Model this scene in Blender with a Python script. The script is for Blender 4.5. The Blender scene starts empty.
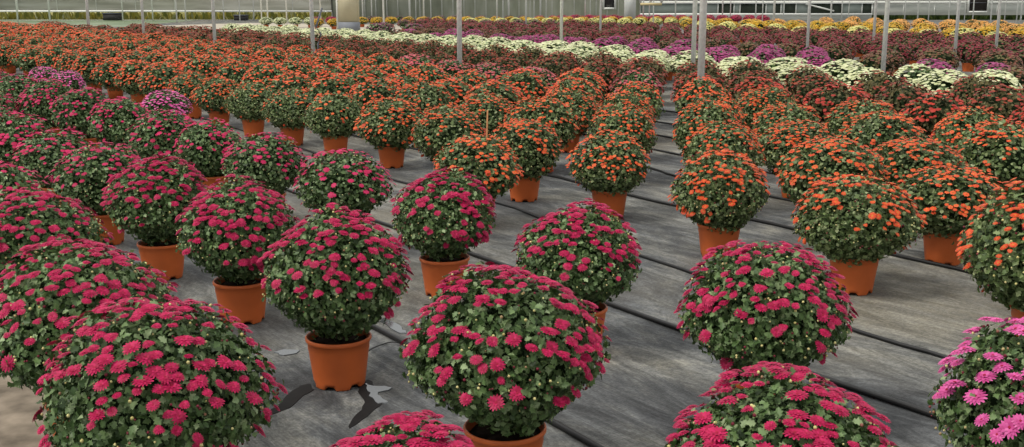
import bpy, math, random
import numpy as np
from mathutils import Vector, Matrix, Euler

C = bpy.context.scene.collection
PI = math.pi
rng = np.random.default_rng(7)
random.seed(7)

# ------------------------------------------------------------------ camera
H = 1.40                      # eye height in metres
F = 1100.0                    # focal length in pixels of a 1024 wide frame
TH = math.atan(228.5 / F)     # pitch below the horizon
cam = bpy.data.cameras.new('camera')
cam.sensor_width = 36.0
cam.lens = F / 1024 * 36.0
cam.clip_end = 500
cam.clip_start = 0.05
cam_o = bpy.data.objects.new('camera', cam)
C.objects.link(cam_o)
cam_o.location = (0, 0, H)
cam_o.rotation_euler = (PI / 2 - TH, 0, 0)
bpy.context.scene.camera = cam_o


def ground(x, y):
    """where the line of sight through a point of the photo meets the ground"""
    b = (y + 5.0)
    return ((x - 512) / b * H / math.cos(TH), H * F / (math.cos(TH) ** 2 * b) - H * math.tan(TH))


def lat(a, b):
    """lattice units -> metres on the ground"""
    return (a * H / math.cos(TH), b * H * F / 1000 / math.cos(TH) ** 2 - H * math.tan(TH))


def at(x, y, Y):
    """point at distance Y seen through (x, y)"""
    v = (y - 223.5) / F
    dy = math.cos(TH) - v * math.sin(TH)
    dz = -math.sin(TH) - v * math.cos(TH)
    t = Y / dy
    return ((x - 512) / F * t, Y, H + dz * t)


# ------------------------------------------------------------------ materials
def lin(c):
    return tuple(((v / 255) / 12.92 if v / 255 <= 0.04045 else ((v / 255 + 0.055) / 1.055) ** 2.4) for v in c) + (1.0,)


def base_mat(name, rough=0.6, spec=0.3):
    m = bpy.data.materials.new(name)
    m.use_nodes = True
    nt = m.node_tree
    p = nt.nodes['Principled BSDF']
    p.inputs['Roughness'].default_value = rough
    p.inputs['Specular IOR Level'].default_value = spec
    return m, nt, p


def plain(name, col, rough=0.6, spec=0.3, var=0.12, scale=8.0):
    """a colour with a slight procedural mottle"""
    m, nt, p = base_mat(name, rough, spec)
    tc = nt.nodes.new('ShaderNodeTexCoord')
    n = nt.nodes.new('ShaderNodeTexNoise')
    n.inputs['Scale'].default_value = scale
    n.inputs['Detail'].default_value = 4
    r = nt.nodes.new('ShaderNodeValToRGB')
    c = lin(col)
    r.color_ramp.elements[0].position = 0.3
    r.color_ramp.elements[1].position = 0.7
    r.color_ramp.elements[0].color = tuple(v * (1 - var) for v in c[:3]) + (1,)
    r.color_ramp.elements[1].color = tuple(min(1, v * (1 + var)) for v in c[:3]) + (1,)
    nt.links.new(tc.outputs['Object'], n.inputs['Vector'])
    nt.links.new(n.outputs['Fac'], r.inputs['Fac'])
    nt.links.new(r.outputs['Color'], p.inputs['Base Color'])
    return m


def island(name, cols, rough=0.55, spec=0.3, trans=0.0, objvar=0.25):
    """colour picked per leaf or petal (random per island), shifted a little per plant"""
    m, nt, p = base_mat(name, rough, spec)
    g = nt.nodes.new('ShaderNodeNewGeometry')
    r = nt.nodes.new('ShaderNodeValToRGB')
    els = r.color_ramp.elements
    k = len(cols)
    els[0].color = lin(cols[0])
    els[0].position = 0
    els[1].color = lin(cols[-1])
    els[1].position = 1
    for i in range(1, k - 1):
        e = els.new(i / (k - 1))
        e.color = lin(cols[i])
    nt.links.new(g.outputs['Random Per Island'], r.inputs['Fac'])
    oi = nt.nodes.new('ShaderNodeObjectInfo')
    mr = nt.nodes.new('ShaderNodeMapRange')
    mr.inputs['To Min'].default_value = 1 - objvar / 2
    mr.inputs['To Max'].default_value = 1 + objvar / 2
    hsv = nt.nodes.new('ShaderNodeHueSaturation')
    nt.links.new(oi.outputs['Random'], mr.inputs['Value'])
    nt.links.new(mr.outputs['Result'], hsv.inputs['Value'])
    nt.links.new(r.outputs['Color'], hsv.inputs['Color'])
    nt.links.new(hsv.outputs['Color'], p.inputs['Base Color'])
    if trans:
        out = nt.nodes['Material Output']
        t = nt.nodes.new('ShaderNodeBsdfTranslucent')
        nt.links.new(hsv.outputs['Color'], t.inputs['Color'])
        mx = nt.nodes.new('ShaderNodeMixShader')
        mx.inputs['Fac'].default_value = trans
        nt.links.new(p.outputs['BSDF'], mx.inputs[1])
        nt.links.new(t.outputs['BSDF'], mx.inputs[2])
        nt.links.new(mx.outputs['Shader'], out.inputs['Surface'])
    return m


M = {}
M['leaf'] = island('mum_leaf', [(46, 64, 34), (64, 88, 46), (82, 106, 60), (101, 124, 77), (138, 155, 114)], 0.5, 0.35, 0.12)
M['leaf_orange'] = island('orange_mum_leaf', [(50, 66, 36), (70, 88, 48), (88, 106, 62), (108, 124, 76), (144, 154, 112)], 0.5, 0.35, 0.12)
M['leaf_rust'] = island('rust_mum_leaf', [(58, 58, 36), (78, 72, 46), (90, 84, 52), (96, 90, 58)], 0.6, 0.2)
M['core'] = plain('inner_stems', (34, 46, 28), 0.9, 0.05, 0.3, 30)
M['bud'] = island('bud', [(176, 166, 104), (204, 196, 136), (110, 30, 48), (96, 26, 40)], 0.6)
FL = {
    'magenta': [(146, 14, 58), (168, 20, 72), (184, 30, 86), (156, 16, 64)],
    'pink': [(184, 66, 128), (200, 82, 148), (210, 104, 162)],
    'orange': [(184, 60, 32), (202, 74, 38), (212, 96, 52), (174, 52, 32)],
    'dullpink': [(150, 66, 76), (176, 86, 96), (190, 80, 60)],
    'red': [(142, 40, 32), (166, 48, 36), (182, 62, 40)],
    'rust': [(112, 36, 32), (136, 46, 34), (146, 66, 44), (106, 56, 40)],
    'white': [(190, 194, 150), (208, 210, 170), (178, 186, 132), (216, 216, 186)],
    'purple': [(122, 40, 82), (146, 54, 104), (160, 74, 120)],
    'maroon': [(108, 34, 46), (134, 40, 56), (122, 48, 50)],
    'brown': [(104, 70, 56), (126, 78, 62), (112, 86, 60), (124, 56, 60)],
    'yellow': [(190, 146, 38), (204, 166, 52), (184, 132, 38)],
    'cream': [(200, 194, 112), (212, 206, 138)],
    'peach': [(204, 142, 74), (214, 160, 92), (196, 140, 60)],
    'crimson': [(150, 22, 62), (170, 34, 80), (128, 24, 50)],
    'violet': [(110, 54, 84), (132, 64, 96), (96, 60, 66)],
}
for k_, v_ in FL.items():
    M['fl_' + k_] = island(k_ + '_petals', v_, 0.55, 0.25, 0.15, 0.18)
M['eye_orange'] = island('orange_flower_eye', [(196, 132, 40), (150, 80, 30)], 0.7)
M['eye_magenta'] = island('magenta_flower_eye', [(150, 12, 50), (120, 10, 40)], 0.7)
M['soil'] = plain('potting_soil', (44, 34, 28), 0.95, 0.05, 0.5, 60)


def pot_material(name, col):
    m, nt, p = base_mat(name, 0.5, 0.35)
    tc = nt.nodes.new('ShaderNodeTexCoord')
    n = nt.nodes.new('ShaderNodeTexNoise')
    n.inputs['Scale'].default_value = 6
    n.inputs['Detail'].default_value = 5
    r = nt.nodes.new('ShaderNodeValToRGB')
    c = lin(col)
    r.color_ramp.elements[0].position = 0.35
    r.color_ramp.elements[1].position = 0.75
    r.color_ramp.elements[0].color = tuple(v * 0.82 for v in c[:3]) + (1,)
    r.color_ramp.elements[1].color = tuple(v * 1.1 for v in c[:3]) + (1,)
    oi = nt.nodes.new('ShaderNodeObjectInfo')
    mr = nt.nodes.new('ShaderNodeMapRange')
    mr.inputs['To Min'].default_value = 0.9
    mr.inputs['To Max'].default_value = 1.1
    hsv = nt.nodes.new('ShaderNodeHueSaturation')
    nt.links.new(tc.outputs['Object'], n.inputs['Vector'])
    nt.links.new(n.outputs['Fac'], r.inputs['Fac'])
    nt.links.new(r.outputs['Color'], hsv.inputs['Color'])
    nt.links.new(oi.outputs['Random'], mr.inputs['Value'])
    nt.links.new(mr.outputs['Result'], hsv.inputs['Value'])
    nt.links.new(hsv.outputs['Color'], p.inputs['Base Color'])
    return m


M['pot'] = pot_material('terracotta_plastic', (196, 98, 48))
M['metal'] = plain('galvanised_steel', (216, 217, 211), 0.5, 0.4, 0.12, 25)
M['dark_metal'] = plain('dark_steel', (84, 86, 92), 0.5, 0.4, 0.1, 20)
M['pipe'] = plain('black_polythene', (24, 24, 25), 0.45, 0.4, 0.2, 10)
M['wood'] = plain('bamboo', (170, 120, 80), 0.7, 0.2, 0.2, 40)


# ------------------------------------------------------------------ mesh helpers
class Soup:
    """collects triangle pieces with numpy and builds one mesh"""

    def __init__(self):
        self.v, self.f, self.m, self.n = [], [], [], 0

    def add(self, V, T, mi=0):
        V = np.asarray(V, float)
        T = np.asarray(T, int)
        self.v.append(V)
        self.f.append(T + self.n)
        self.m.append(np.full(len(T), mi))
        self.n += len(V)

    def scatter(self, V, T, P, R, S, mi=0):
        """V (k,3) template placed at P (n,3) with rotations R (n,3,3), scales S (n)"""
        V = np.asarray(V, float)
        T = np.asarray(T, int)
        n = len(P)
        if n == 0:
            return
        W = np.einsum('nij,kj->nki', R, V) * np.asarray(S)[:, None, None] + np.asarray(P)[:, None, :]
        off = (np.arange(n) * len(V))[:, None, None]
        self.v.append(W.reshape(-1, 3))
        self.f.append((T[None] + off).reshape(-1, 3) + self.n)
        self.m.append(np.full(n * len(T), mi))
        self.n += n * len(V)

    def mesh(self, name, mats, smooth=False):
        v = np.concatenate(self.v)
        f = np.concatenate(self.f)
        mi = np.concatenate(self.m)
        me = bpy.data.meshes.new(name)
        me.vertices.add(len(v))
        me.vertices.foreach_set('co', v.astype(np.float32).ravel())
        me.loops.add(len(f) * 3)
        me.loops.foreach_set('vertex_index', f.astype(np.int32).ravel())
        me.polygons.add(len(f))
        me.polygons.foreach_set('loop_start', (np.arange(len(f)) * 3).astype(np.int32))
        me.polygons.foreach_set('loop_total', np.full(len(f), 3, np.int32))
        me.polygons.foreach_set('material_index', mi.astype(np.int32))
        if smooth:
            me.polygons.foreach_set('use_smooth', np.ones(len(f), bool))
        for m in mats:
            me.materials.append(m)
        me.update(calc_edges=True)
        return me


def norm(a):
    return a / np.maximum(np.linalg.norm(a, axis=-1, keepdims=True), 1e-9)


def frames(yax, zax):
    """rotation matrices whose columns are x, y, z with y along yax and z near zax"""
    y = norm(yax)
    z = norm(zax - (zax * y).sum(-1, keepdims=True) * y)
    x = np.cross(y, z)
    return np.stack([x, y, z], axis=-1)


def frames_z(zax, spin):
    z = norm(zax)
    r = np.where(np.abs(z[:, :1]) > 0.9, np.array([[0, 1., 0]]), np.array([[1., 0, 0]]))
    x = norm(np.cross(r, z))
    y = np.cross(z, x)
    c, s = np.cos(spin)[:, None], np.sin(spin)[:, None]
    return np.stack([x * c + y * s, -x * s + y * c, z], axis=-1)


def lathe(prof, n=28):
    V, T = [], []
    for r, z in prof:
        for k in range(n):
            a = 2 * PI * k / n
            V.append((r * math.cos(a), r * math.sin(a), z))
    for i in range(len(prof) - 1):
        for k in range(n):
            a, b = i * n + k, i * n + (k + 1) % n
            T += [(a, b, b + n), (a, b + n, a + n)]
    return V, T


def box(x0, x1, y0, y1, z0, z1):
    V = [(x, y, z) for x in (x0, x1) for y in (y0, y1) for z in (z0, z1)]
    Q = [(0, 1, 3, 2), (4, 6, 7, 5), (0, 4, 5, 1), (2, 3, 7, 6), (0, 2, 6, 4), (1, 5, 7, 3)]
    T = []
    for q in Q:
        T += [(q[0], q[1], q[2]), (q[0], q[2], q[3])]
    return V, T


def obj(name, me, parent=None, loc=(0, 0, 0), rot=(0, 0, 0), scale=(1, 1, 1)):
    o = bpy.data.objects.new(name, me)
    C.objects.link(o)
    if parent:
        o.parent = parent
    o.location, o.rotation_euler, o.scale = loc, rot, scale
    return o


def tag(o, label=None, cat=None, group=None, kind=None):
    for k, v in (('label', label), ('category', cat), ('group', group), ('kind', kind)):
        if v:
            o[k] = v
    return o


# ------------------------------------------------------------------ the plant
R0, HC, RT, RB = 0.272, 0.372, 0.248, 0.205


def lump(d, seed):
    s = seed * 1.7
    return (np.sin(d[:, 0] * 4.1 + s) * np.sin(d[:, 1] * 3.7 + s * 2) + np.sin(d[:, 2] * 5.3 + d[:, 0] * 3 + s * 3) * 0.7
            + 0.5 * np.sin(d[:, 1] * 9 + s) * np.sin(d[:, 0] * 8 + s))


def dome(d, seed, k=1.0, amp=0.042):
    """points and normals of the leafy ball for unit directions d"""
    rz = np.where(d[:, 2] > 0, RT, RB)
    e = 2.03
    q = (np.hypot(d[:, 0], d[:, 1]) ** e + np.abs(d[:, 2]) ** e) ** (-1 / e)
    q = q * k * (1 + amp * lump(d, seed))
    taper = 1 - (0.54 if seed < 10 else 0.36) * np.clip(-d[:, 2], 0, 1) ** 1.4
    P = np.stack([d[:, 0] * R0 * q * taper, d[:, 1] * R0 * q * taper, HC + d[:, 2] * rz * q], -1)
    Nn = norm(np.stack([d[:, 0] / R0, d[:, 1] / R0, d[:, 2] / rz], -1))
    return P, Nn


def dirs(n, zmin=-0.92, zpow=None):
    z = rng.uniform(zmin, 1, n)
    a = rng.uniform(0, 2 * PI, n)
    r = np.sqrt(1 - z * z)
    return np.stack([r * np.cos(a), r * np.sin(a), z], -1)


# leaf templates: +y is the tip, +z the upper face
_half = [(0.09, 0.10), (0.34, 0.24), (0.22, 0.38), (0.46, 0.58), (0.24, 0.66), (0.20, 0.84)]
LV = [(0, 0, 0)] + [(x, y, 0.25 * x) for x, y in _half] + [(0, 1, -0.12)] + [(-x, y, 0.25 * x) for x, y in reversed(_half)] + [(0, 0.45, 0)]
LT = [(i, (i + 1) % 14, 14) for i in range(14)]
LV = [(x, y, z) for x, y, z in LV]
LV1 = [(0, 0, 0), (0.36, 0.3, 0.1), (0.3, 0.7, 0.05), (0, 1, -0.1), (-0.3, 0.7, 0.05), (-0.36, 0.3, 0.1)]
LT1 = [(0, 1, 2), (0, 2, 3), (0, 3, 4), (0, 4, 5)]
LV2 = [(0, 0, 0), (0.36, 0.5, 0.05), (0, 1, 0), (-0.36, 0.5, 0.05)]
LT2 = [(0, 1, 2), (0, 2, 3)]


def petals(n, r0, r1, z0, z1, w, phase=0.0):
    V, T = [], []
    for k in range(n):
        a = 2 * PI * (k + phase) / n
        c, s = math.cos(a), math.sin(a)

        def P(r, t, z):
            return (r * c - t * s, r * s + t * c, z)
        i = len(V)
        rm = r0 + (r1 - r0) * 0.62
        zm = z0 + (z1 - z0) * 0.5 + 0.06
        V += [P(r0, -w * 0.4, z0), P(r0, w * 0.4, z0), P(rm, w, zm), P(rm, -w, zm), P(r1, w * 0.35, z1), P(r1, -w * 0.35, z1)]
        T += [(i, i + 1, i + 2), (i, i + 2, i + 3), (i + 3, i + 2, i + 4), (i + 3, i + 4, i + 5)]
    return V, T


def disc(n, r, z, dz):
    V = [(0, 0, z + dz)] + [(r * math.cos(2 * PI * k / n), r * math.sin(2 * PI * k / n), z) for k in range(n)]
    return V, [(0, 1 + k, 1 + (k + 1) % n) for k in range(n)]


def flower_parts(kind, lod):
    """list of (V, T, material slot) of a bloom of radius 1"""
    if lod == 0:
        if kind == 'orange':
            return [(*petals(17, .15, 1.0, 0.0, .02, .15), 0), (*petals(13, .12, .76, .06, .11, .13, .5), 0), (*disc(8, .25, .09, .08), 1)]
        return [(*petals(15, .15, 1.0, 0.0, .02, .16), 0), (*petals(12, .12, .80, .07, .13, .15, .5), 0),
                (*petals(8, .08, .50, .13, .24, .14, .2), 0), (*disc(6, .15, .18, .08), 1)]
    if lod == 1:
        V = [(0, 0, .3)]
        for k in range(14):
            a = 2 * PI * k / 14
            r = 1.0 if k % 2 == 0 else 0.74
            V.append((r * math.cos(a), r * math.sin(a), 0.0 if k % 2 == 0 else .1))
        T = [(0, 1 + k, 1 + (k + 1) % 14) for k in range(14)]
        return [(V, T, 0)] + ([(*disc(5, .26, .3, .1), 1)] if kind == 'orange' else [])
    return [(*disc(6, 1.0, 0, .4), 0)]


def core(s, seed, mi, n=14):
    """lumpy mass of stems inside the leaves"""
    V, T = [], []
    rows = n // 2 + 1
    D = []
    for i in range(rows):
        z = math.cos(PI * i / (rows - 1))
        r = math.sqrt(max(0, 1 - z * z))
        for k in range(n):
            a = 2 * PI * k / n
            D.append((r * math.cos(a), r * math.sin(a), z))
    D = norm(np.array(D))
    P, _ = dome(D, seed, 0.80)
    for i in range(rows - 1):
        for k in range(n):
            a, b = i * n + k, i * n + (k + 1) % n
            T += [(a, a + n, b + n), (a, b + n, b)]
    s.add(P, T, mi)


def spread(n):
    """evenly spread, slightly jittered shoot tips"""
    i = np.arange(n) + .5
    z = 1 - 2 * i / n
    a = i * PI * (1 + 5 ** .5)
    r = np.sqrt(1 - z * z)
    return norm(np.stack([r * np.cos(a), r * np.sin(a), z], -1) + rng.normal(0, .35 / math.sqrt(n), (n, 3)))


def near_shoot(d, shoots):
    dots = d @ shoots.T
    j = np.argmax(dots, 1)
    away = d - shoots[j]
    return np.linalg.norm(away, axis=1), norm(away)


def foliage_mesh(name, lod, seed, leafmat, buds=True):
    s = Soup()
    N, size, tpl = {0: (9000, .0215, (LV, LT)), 1: (4200, .0250, (LV1, LT1)), 2: (1700, .036, (LV2, LT2))}[lod]
    ns = {0: 330, 1: 260, 2: 150}[lod]
    shoots = spread(ns)
    gap = 1.9 / math.sqrt(ns)
    for layer, (share, k0, k1) in enumerate(((0.12, 1.0, 1.06), (0.55, .93, 1.01), (0.33, .80, .93))):
        n = int(N * share)
        d = dirs(n)
        dist, away = near_shoot(d, shoots)
        P, Nn = dome(d, seed, rng.uniform(k0, k1, n) * (1.045 - .16 * np.clip(dist / gap, 0, 1) ** 1.5))
        t = norm(away + .6 * norm(np.cross(Nn, rng.normal(size=(n, 3)))))
        up = np.array([[0, 0, 1.0]])
        y = t + Nn * rng.uniform(.1, .9, (n, 1)) + up * rng.uniform(-.3, .5, (n, 1))
        z = Nn + 0.45 * rng.normal(size=(n, 3)) + 0.35 * up
        sc = size * rng.uniform(.7, 1.25, n)
        P = P - norm(y) * sc[:, None] * 0.45
        s.scatter(*tpl, P, frames(y, z), sc, 0)
    core(s, seed, 1)
    if buds:
        n = {0: 330, 1: 160, 2: 0}[lod]
        if n:
            d = dirs(n, -.35)
            P, Nn = dome(d, seed, rng.uniform(1.0, 1.05, n))
            V, T = lathe([(0.001, -.5), (.8, 0), (.6, .6), (.001, 1)], 5)
            s.scatter(V, T, P, frames_z(Nn, rng.uniform(0, 6, n)), rng.uniform(.003, .0065, n), 2)
    return s.mesh(name, [leafmat, M['core'], M['bud']])


def bloom_spots(n, seed, top=1.6, rmin=.024, side=0.16):
    """cluster the blooms: dense over the crown, sparse on the flanks"""
    P_, N_ = np.zeros((0, 3)), np.zeros((0, 3))
    tries = 0
    while len(P_) < n and tries < 60 * n:
        d = dirs(1, -.55)
        tries += 1
        w = side + (1 - side) * max(0, min(1, (d[0, 2] + .12) / .75)) ** top
        w *= 0.55 + 0.75 * (math.sin(d[0, 0] * 6 + seed) * math.sin(d[0, 1] * 7 + seed * 2) > -0.15)
        if rng.random() > w:
            continue
        k = rng.integers(1, 5)
        for j in range(k):
            dd = norm(d + rng.normal(size=(1, 3)) * .10 * (j > 0))
            P, Nn = dome(dd, seed, rng.uniform(1.03, 1.085))
            if len(P_) and np.min(np.linalg.norm(P_ - P, axis=1)) < rmin:
                continue
            P_ = np.concatenate([P_, P])
            N_ = np.concatenate([N_, norm(Nn + np.array([[0, 0, 1.0]]) + .24 * rng.normal(size=(1, 3)))])
    return P_[:n], N_[:n]


def bloom_mesh(name, lod, seed, colour, n, rad, kind='magenta', top=1.6, side=.16):
    s = Soup()
    P, Nn = bloom_spots(n, seed, top, rad * 1.15, side)
    k = len(P)
    R = frames_z(Nn, rng.uniform(0, 6, k))
    S = rad * rng.uniform(.6, 1.25, k)
    for V, T, mi in flower_parts(kind, lod):
        s.scatter(V, T, P, R, S, mi)
    return s.mesh(name, [M['fl_' + colour], M['eye_orange'] if kind == 'orange' else M['eye_magenta']])


def pot_mesh(detail):
    """tapered nursery pot: rolled lip, collar, groove, foot notches"""
    n = 48 if detail else 16
    prof = [(.0, .006), (.086, .006), (.090, .0), (.0925, .004), (.0945, .022), (.0955, .026), (.110, .136), (.1115, .139), (.1125, .166),
            (.117, .168), (.120, .172), (.120, .181), (.117, .185), (.113, .184), (.111, .176), (.109, .150)]
    if not detail:
        prof = [(.0, .004), (.090, .0), (.111, .15), (.112, .168), (.120, .172), (.119, .184), (.112, .182), (.109, .15)]
    V, T = lathe([(max(r, .0005), z) for r, z in prof], n)
    V = np.array(V)
    if detail:                                    # four drainage notches around the foot
        ang = np.arctan2(V[:, 1], V[:, 0])
        for k in range(6):
            a0 = PI / 3 * k + .25
            dd = np.abs((ang - a0 + PI) % (2 * PI) - PI)
            sel = (dd < .15) & (V[:, 2] < .012) & (np.hypot(V[:, 0], V[:, 1]) > .05)
            V[sel, 2] += .012
            V[sel, :2] *= .93
    s = Soup()
    s.add(V, T)
    return s.mesh('pot', [M['pot']], True)


def soil_mesh():
    s = Soup()
    n = 20
    V = [(0, 0, .166)]
    for r in (.05, .085, .109):
        for k in range(n):
            a = 2 * PI * k / n
            V.append((r * math.cos(a), r * math.sin(a), .158 + .008 * math.sin(k * 2.3 + r * 90)))
    T = [(0, 1 + k, 1 + (k + 1) % n) for k in range(n)]
    for i in range(2):
        for k in range(n):
            a, b = 1 + i * n + k, 1 + i * n + (k + 1) % n
            T += [(a, a + n, b + n), (a, b + n, b)]
    s.add(V, T)
    return s.mesh('soil', [M['soil']], True)


POT = [pot_mesh(True), pot_mesh(False)]
SOIL = soil_mesh()

FOL = {}
for lod, nv in ((0, 4), (1, 4), (2, 3)):
    for i in range(nv):
        FOL['m', lod, i] = foliage_mesh('mum_foliage', lod, i + 1, M['leaf'])
        FOL['o', lod, i] = foliage_mesh('orange_mum_foliage', lod, i + 11, M['leaf_orange'])
for i in range(3):
    FOL['r', 2, i] = foliage_mesh('rust_mum_foliage', 2, i + 21, M['leaf_rust'])

FLOWER = {}
for kind, colour in (('magenta', 'magenta'), ('magenta', 'pink'), ('orange', 'orange')):
    for v in range(3):
        s = Soup()
        for V, T, mi in flower_parts(kind, 0):
            V = np.array(V)
            V[:, 2] += .08 * np.sin(V[:, 0] * 3 + v * 2) * (v != 0)
            V[:, :2] *= 1 + .08 * np.sin(np.arctan2(V[:, 1], V[:, 0])[:, None] * (v + 2))
            s.add(V, T, mi)
        FLOWER[colour, v] = s.mesh('flower', [M['fl_' + colour], M['eye_orange'] if kind == 'orange' else M['eye_magenta']])

NAME = {'magenta': 'magenta_chrysanthemum', 'pink': 'pink_chrysanthemum', 'orange': 'orange_chrysanthemum', 'dullpink': 'pink_chrysanthemum',
        'red': 'red_chrysanthemum', 'rust': 'rust_chrysanthemum', 'white': 'white_chrysanthemum', 'purple': 'purple_chrysanthemum',
        'maroon': 'maroon_chrysanthemum', 'brown': 'bronze_chrysanthemum', 'yellow': 'yellow_chrysanthemum', 'cream': 'cream_chrysanthemum',
        'peach': 'peach_chrysanthemum', 'crimson': 'crimson_chrysanthemum', 'violet': 'violet_chrysanthemum'}


def root(colour, x, y, label, group, rz=0.0):
    o = bpy.data.objects.new(NAME[colour], None)
    C.objects.link(o)
    o.empty_display_size = .1
    o.location = (x, y, 0)
    o.rotation_euler = (0, 0, rz)
    tag(o, label, 'flower', group)
    return o


# ---- near plants: pot, soil, foliage and every bloom a child of its own
def near_plant(colour, x, y, w, h, label, group, seed, nfl=150, rad=.0185, top=1.5, side=.2, keep=72):
    fam = 'o' if colour == 'orange' else 'm'
    kind = 'orange' if colour == 'orange' else 'magenta'
    r = root(colour, x, y, label, group)
    obj('pot', POT[0], r, rot=(0, 0, seed * .7))
    obj('soil', SOIL, r)
    ax = 1 + .04 * math.sin(seed * 2.3)
    # orange mums hang lower over their pots
    zb = .132 if fam == 'o' else .168
    sx, sz = w / .56, (h - zb) / .453
    z0 = zb - .167 * sz
    obj('foliage', FOL[fam, 0, seed % 4], r, (0, 0, z0), (0, 0, 0), (sx * ax, sx / ax, sz))
    sd = (seed % 4) + (11 if fam == 'o' else 1)
    P, Nn = bloom_spots(nfl, sd, top, rad * 1.2, side)
    P = P * np.array([[sx * ax, sx / ax, sz]]) + np.array([[0, 0, z0]])
    Nn = norm(Nn)
    spin = rng.uniform(0, 6, len(P))
    R = frames_z(Nn, spin)
    S = rad * rng.uniform(.6, 1.25, len(P))
    to_cam = norm(np.array([[-x, -y, H - .4]]))
    facing = (Nn * to_cam).sum(1) + (norm(P - np.array([[0, 0, HC]])) * to_cam).sum(1)
    order = np.argsort(-facing)
    for i in order[:keep]:
        f = obj('flower', FLOWER[colour, int(rng.integers(0, 3))], r)
        f.matrix_local = Matrix.Translation(Vector(P[i])) @ Matrix(R[i].tolist()).to_4x4() @ Matrix.Scale(float(S[i]), 4)
    rest = order[keep:]
    if len(rest):
        s = Soup()
        for V, T, mi in flower_parts(kind, 0):
            s.scatter(V, T, P[rest], R[rest], S[rest], mi)
        o = obj('bloom_cover', s.mesh('bloom_cover', [M['fl_' + colour], M['eye_orange'] if kind == 'orange' else M['eye_magenta']]), r)
        o['kind'] = 'stuff'
    return r


# ---- plants of the middle distance: pot, foliage, bloom cover
BLO = {}


def blooms(colour, lod, v):
    k = (colour, lod, v)
    if k not in BLO:
        kind = 'orange' if colour == 'orange' else 'magenta'
        fam = 11 if colour == 'orange' else 1
        if colour == 'orange':
            n, rad, top, side = {1: (230, .0160, 1.15, .10), 2: (210, .0168, 1.0, .12)}[lod]
            if v == 7:
                n = 80
        elif colour == 'magenta':
            n, rad, top, side = {1: (160, .019, 1.2, .10), 2: (160, .022, 1.2, .12)}[lod]
        elif colour == 'pink':
            n, rad, top, side = 240, .022, .9, .12
        elif colour == 'rust':
            n, rad, top, side = 170, .017, .9, .25
        else:
            n, rad, top, side = 210, .02, 1.0, .2
        nvf = {1: 4, 2: 3}[lod]
        BLO[k] = bloom_mesh('bloom_cover', lod, (v % nvf) + (21 if colour == 'rust' else fam), colour, n, rad, kind, top, side)
    return BLO[k]


def mid_plant(colour, x, y, w, h, label, group, seed, lod):
    fam = {'orange': 'o', 'rust': 'r', 'red': 'r'}.get(colour, 'm')
    r = root(colour, x, y, label, group)
    nv = {1: 4, 2: 3}[lod]
    v = seed % nv
    if fam == 'r':
        lod = 2
        v = seed % 3
    zb = (.125 if lod == 1 else .095) if fam != 'm' else .150
    sx, sz = w / .56, (h - zb) / .453
    z0 = zb - .167 * sz
    rz = rng.uniform(0, 6.28)
    obj('pot', POT[1 if lod == 2 else 0], r, rot=(0, 0, rz))
    obj('foliage', FOL[fam, lod, v], r, (0, 0, z0), (0, 0, rz), (sx, sx, sz))
    vb = v
    if colour == 'orange' and lod == 1 and seed == 103:
        vb = 7
    o = obj('bloom_cover', blooms(colour, lod, vb), r, (0, 0, z0), (0, 0, rz), (sx, sx, sz))
    o['kind'] = 'stuff'
    return r


# ---- far plants: a few pixels each, one mesh each
FAR = {}


def far_mesh(colour, v):
    if (colour, v) not in FAR:
        s = Soup()
        green = {'rust': 'leaf_rust', 'brown': 'leaf_rust', 'maroon': 'leaf_rust', 'red': 'leaf_rust'}.get(colour, 'leaf')
        n = 260
        d = dirs(n, -.9)
        P, Nn = dome(d, v + 31, rng.uniform(.9, 1.0, n))
        t = norm(np.cross(Nn, rng.normal(size=(n, 3))))
        s.scatter(LV2, LT2, P, frames(t + .3 * Nn, Nn + .3 * rng.normal(size=(n, 3))), rng.uniform(.05, .08, n), 0)
        core(s, v + 31, 1, 10)
        dense = colour in ('white', 'cream', 'yellow', 'peach', 'crimson', 'purple')
        P, Nn = bloom_spots(420 if dense else 240, v + 31, .35 if dense else .8, .018, .3)
        k = len(P)
        V, T = disc(5, 1.0, 0, .4)
        s.scatter(V, T, P, frames_z(Nn, rng.uniform(0, 6, k)), rng.uniform(.018, .027, k) * (1.1 if dense else .85), 2)
        V, T = lathe([(.092, 0), (.118, .18)], 10)
        s.add(V, T, 3)
        FAR[colour, v] = s.mesh(colour + '_mum', [M[green], M['core'], M['fl_' + colour], M['pot']])
    return FAR[colour, v]


PLACED = []


def crowded(x, y, d=.46):
    if any(abs(x - q[0]) < d and (x - q[0]) ** 2 + (y - q[1]) ** 2 < d * d for q in PLACED):
        return True
    PLACED.append((x, y))
    return False


def far_plant(colour, x, y, w, h, label, group, seed):
    if crowded(x, y):
        return None
    o = obj(NAME[colour], far_mesh(colour, seed % 4), None, (x, y, 0), (0, 0, rng.uniform(0, 6.28)), (w / .56, w / .56, h / .62))
    tag(o, label, 'flower', group)
    return o


_ones = ['zeroth', 'first', 'second', 'third', 'fourth', 'fifth', 'sixth', 'seventh', 'eighth', 'ninth', 'tenth', 'eleventh', 'twelfth', 'thirteenth',
         'fourteenth', 'fifteenth', 'sixteenth', 'seventeenth', 'eighteenth', 'nineteenth']
_tens = {2: 'twent', 3: 'thirt', 4: 'fort', 5: 'fift', 6: 'sixt'}
ORD = _ones + [_tens[n // 10] + ('ieth' if n % 10 == 0 else 'y-' + _ones[n % 10]) for n in range(20, 70)]

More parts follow.
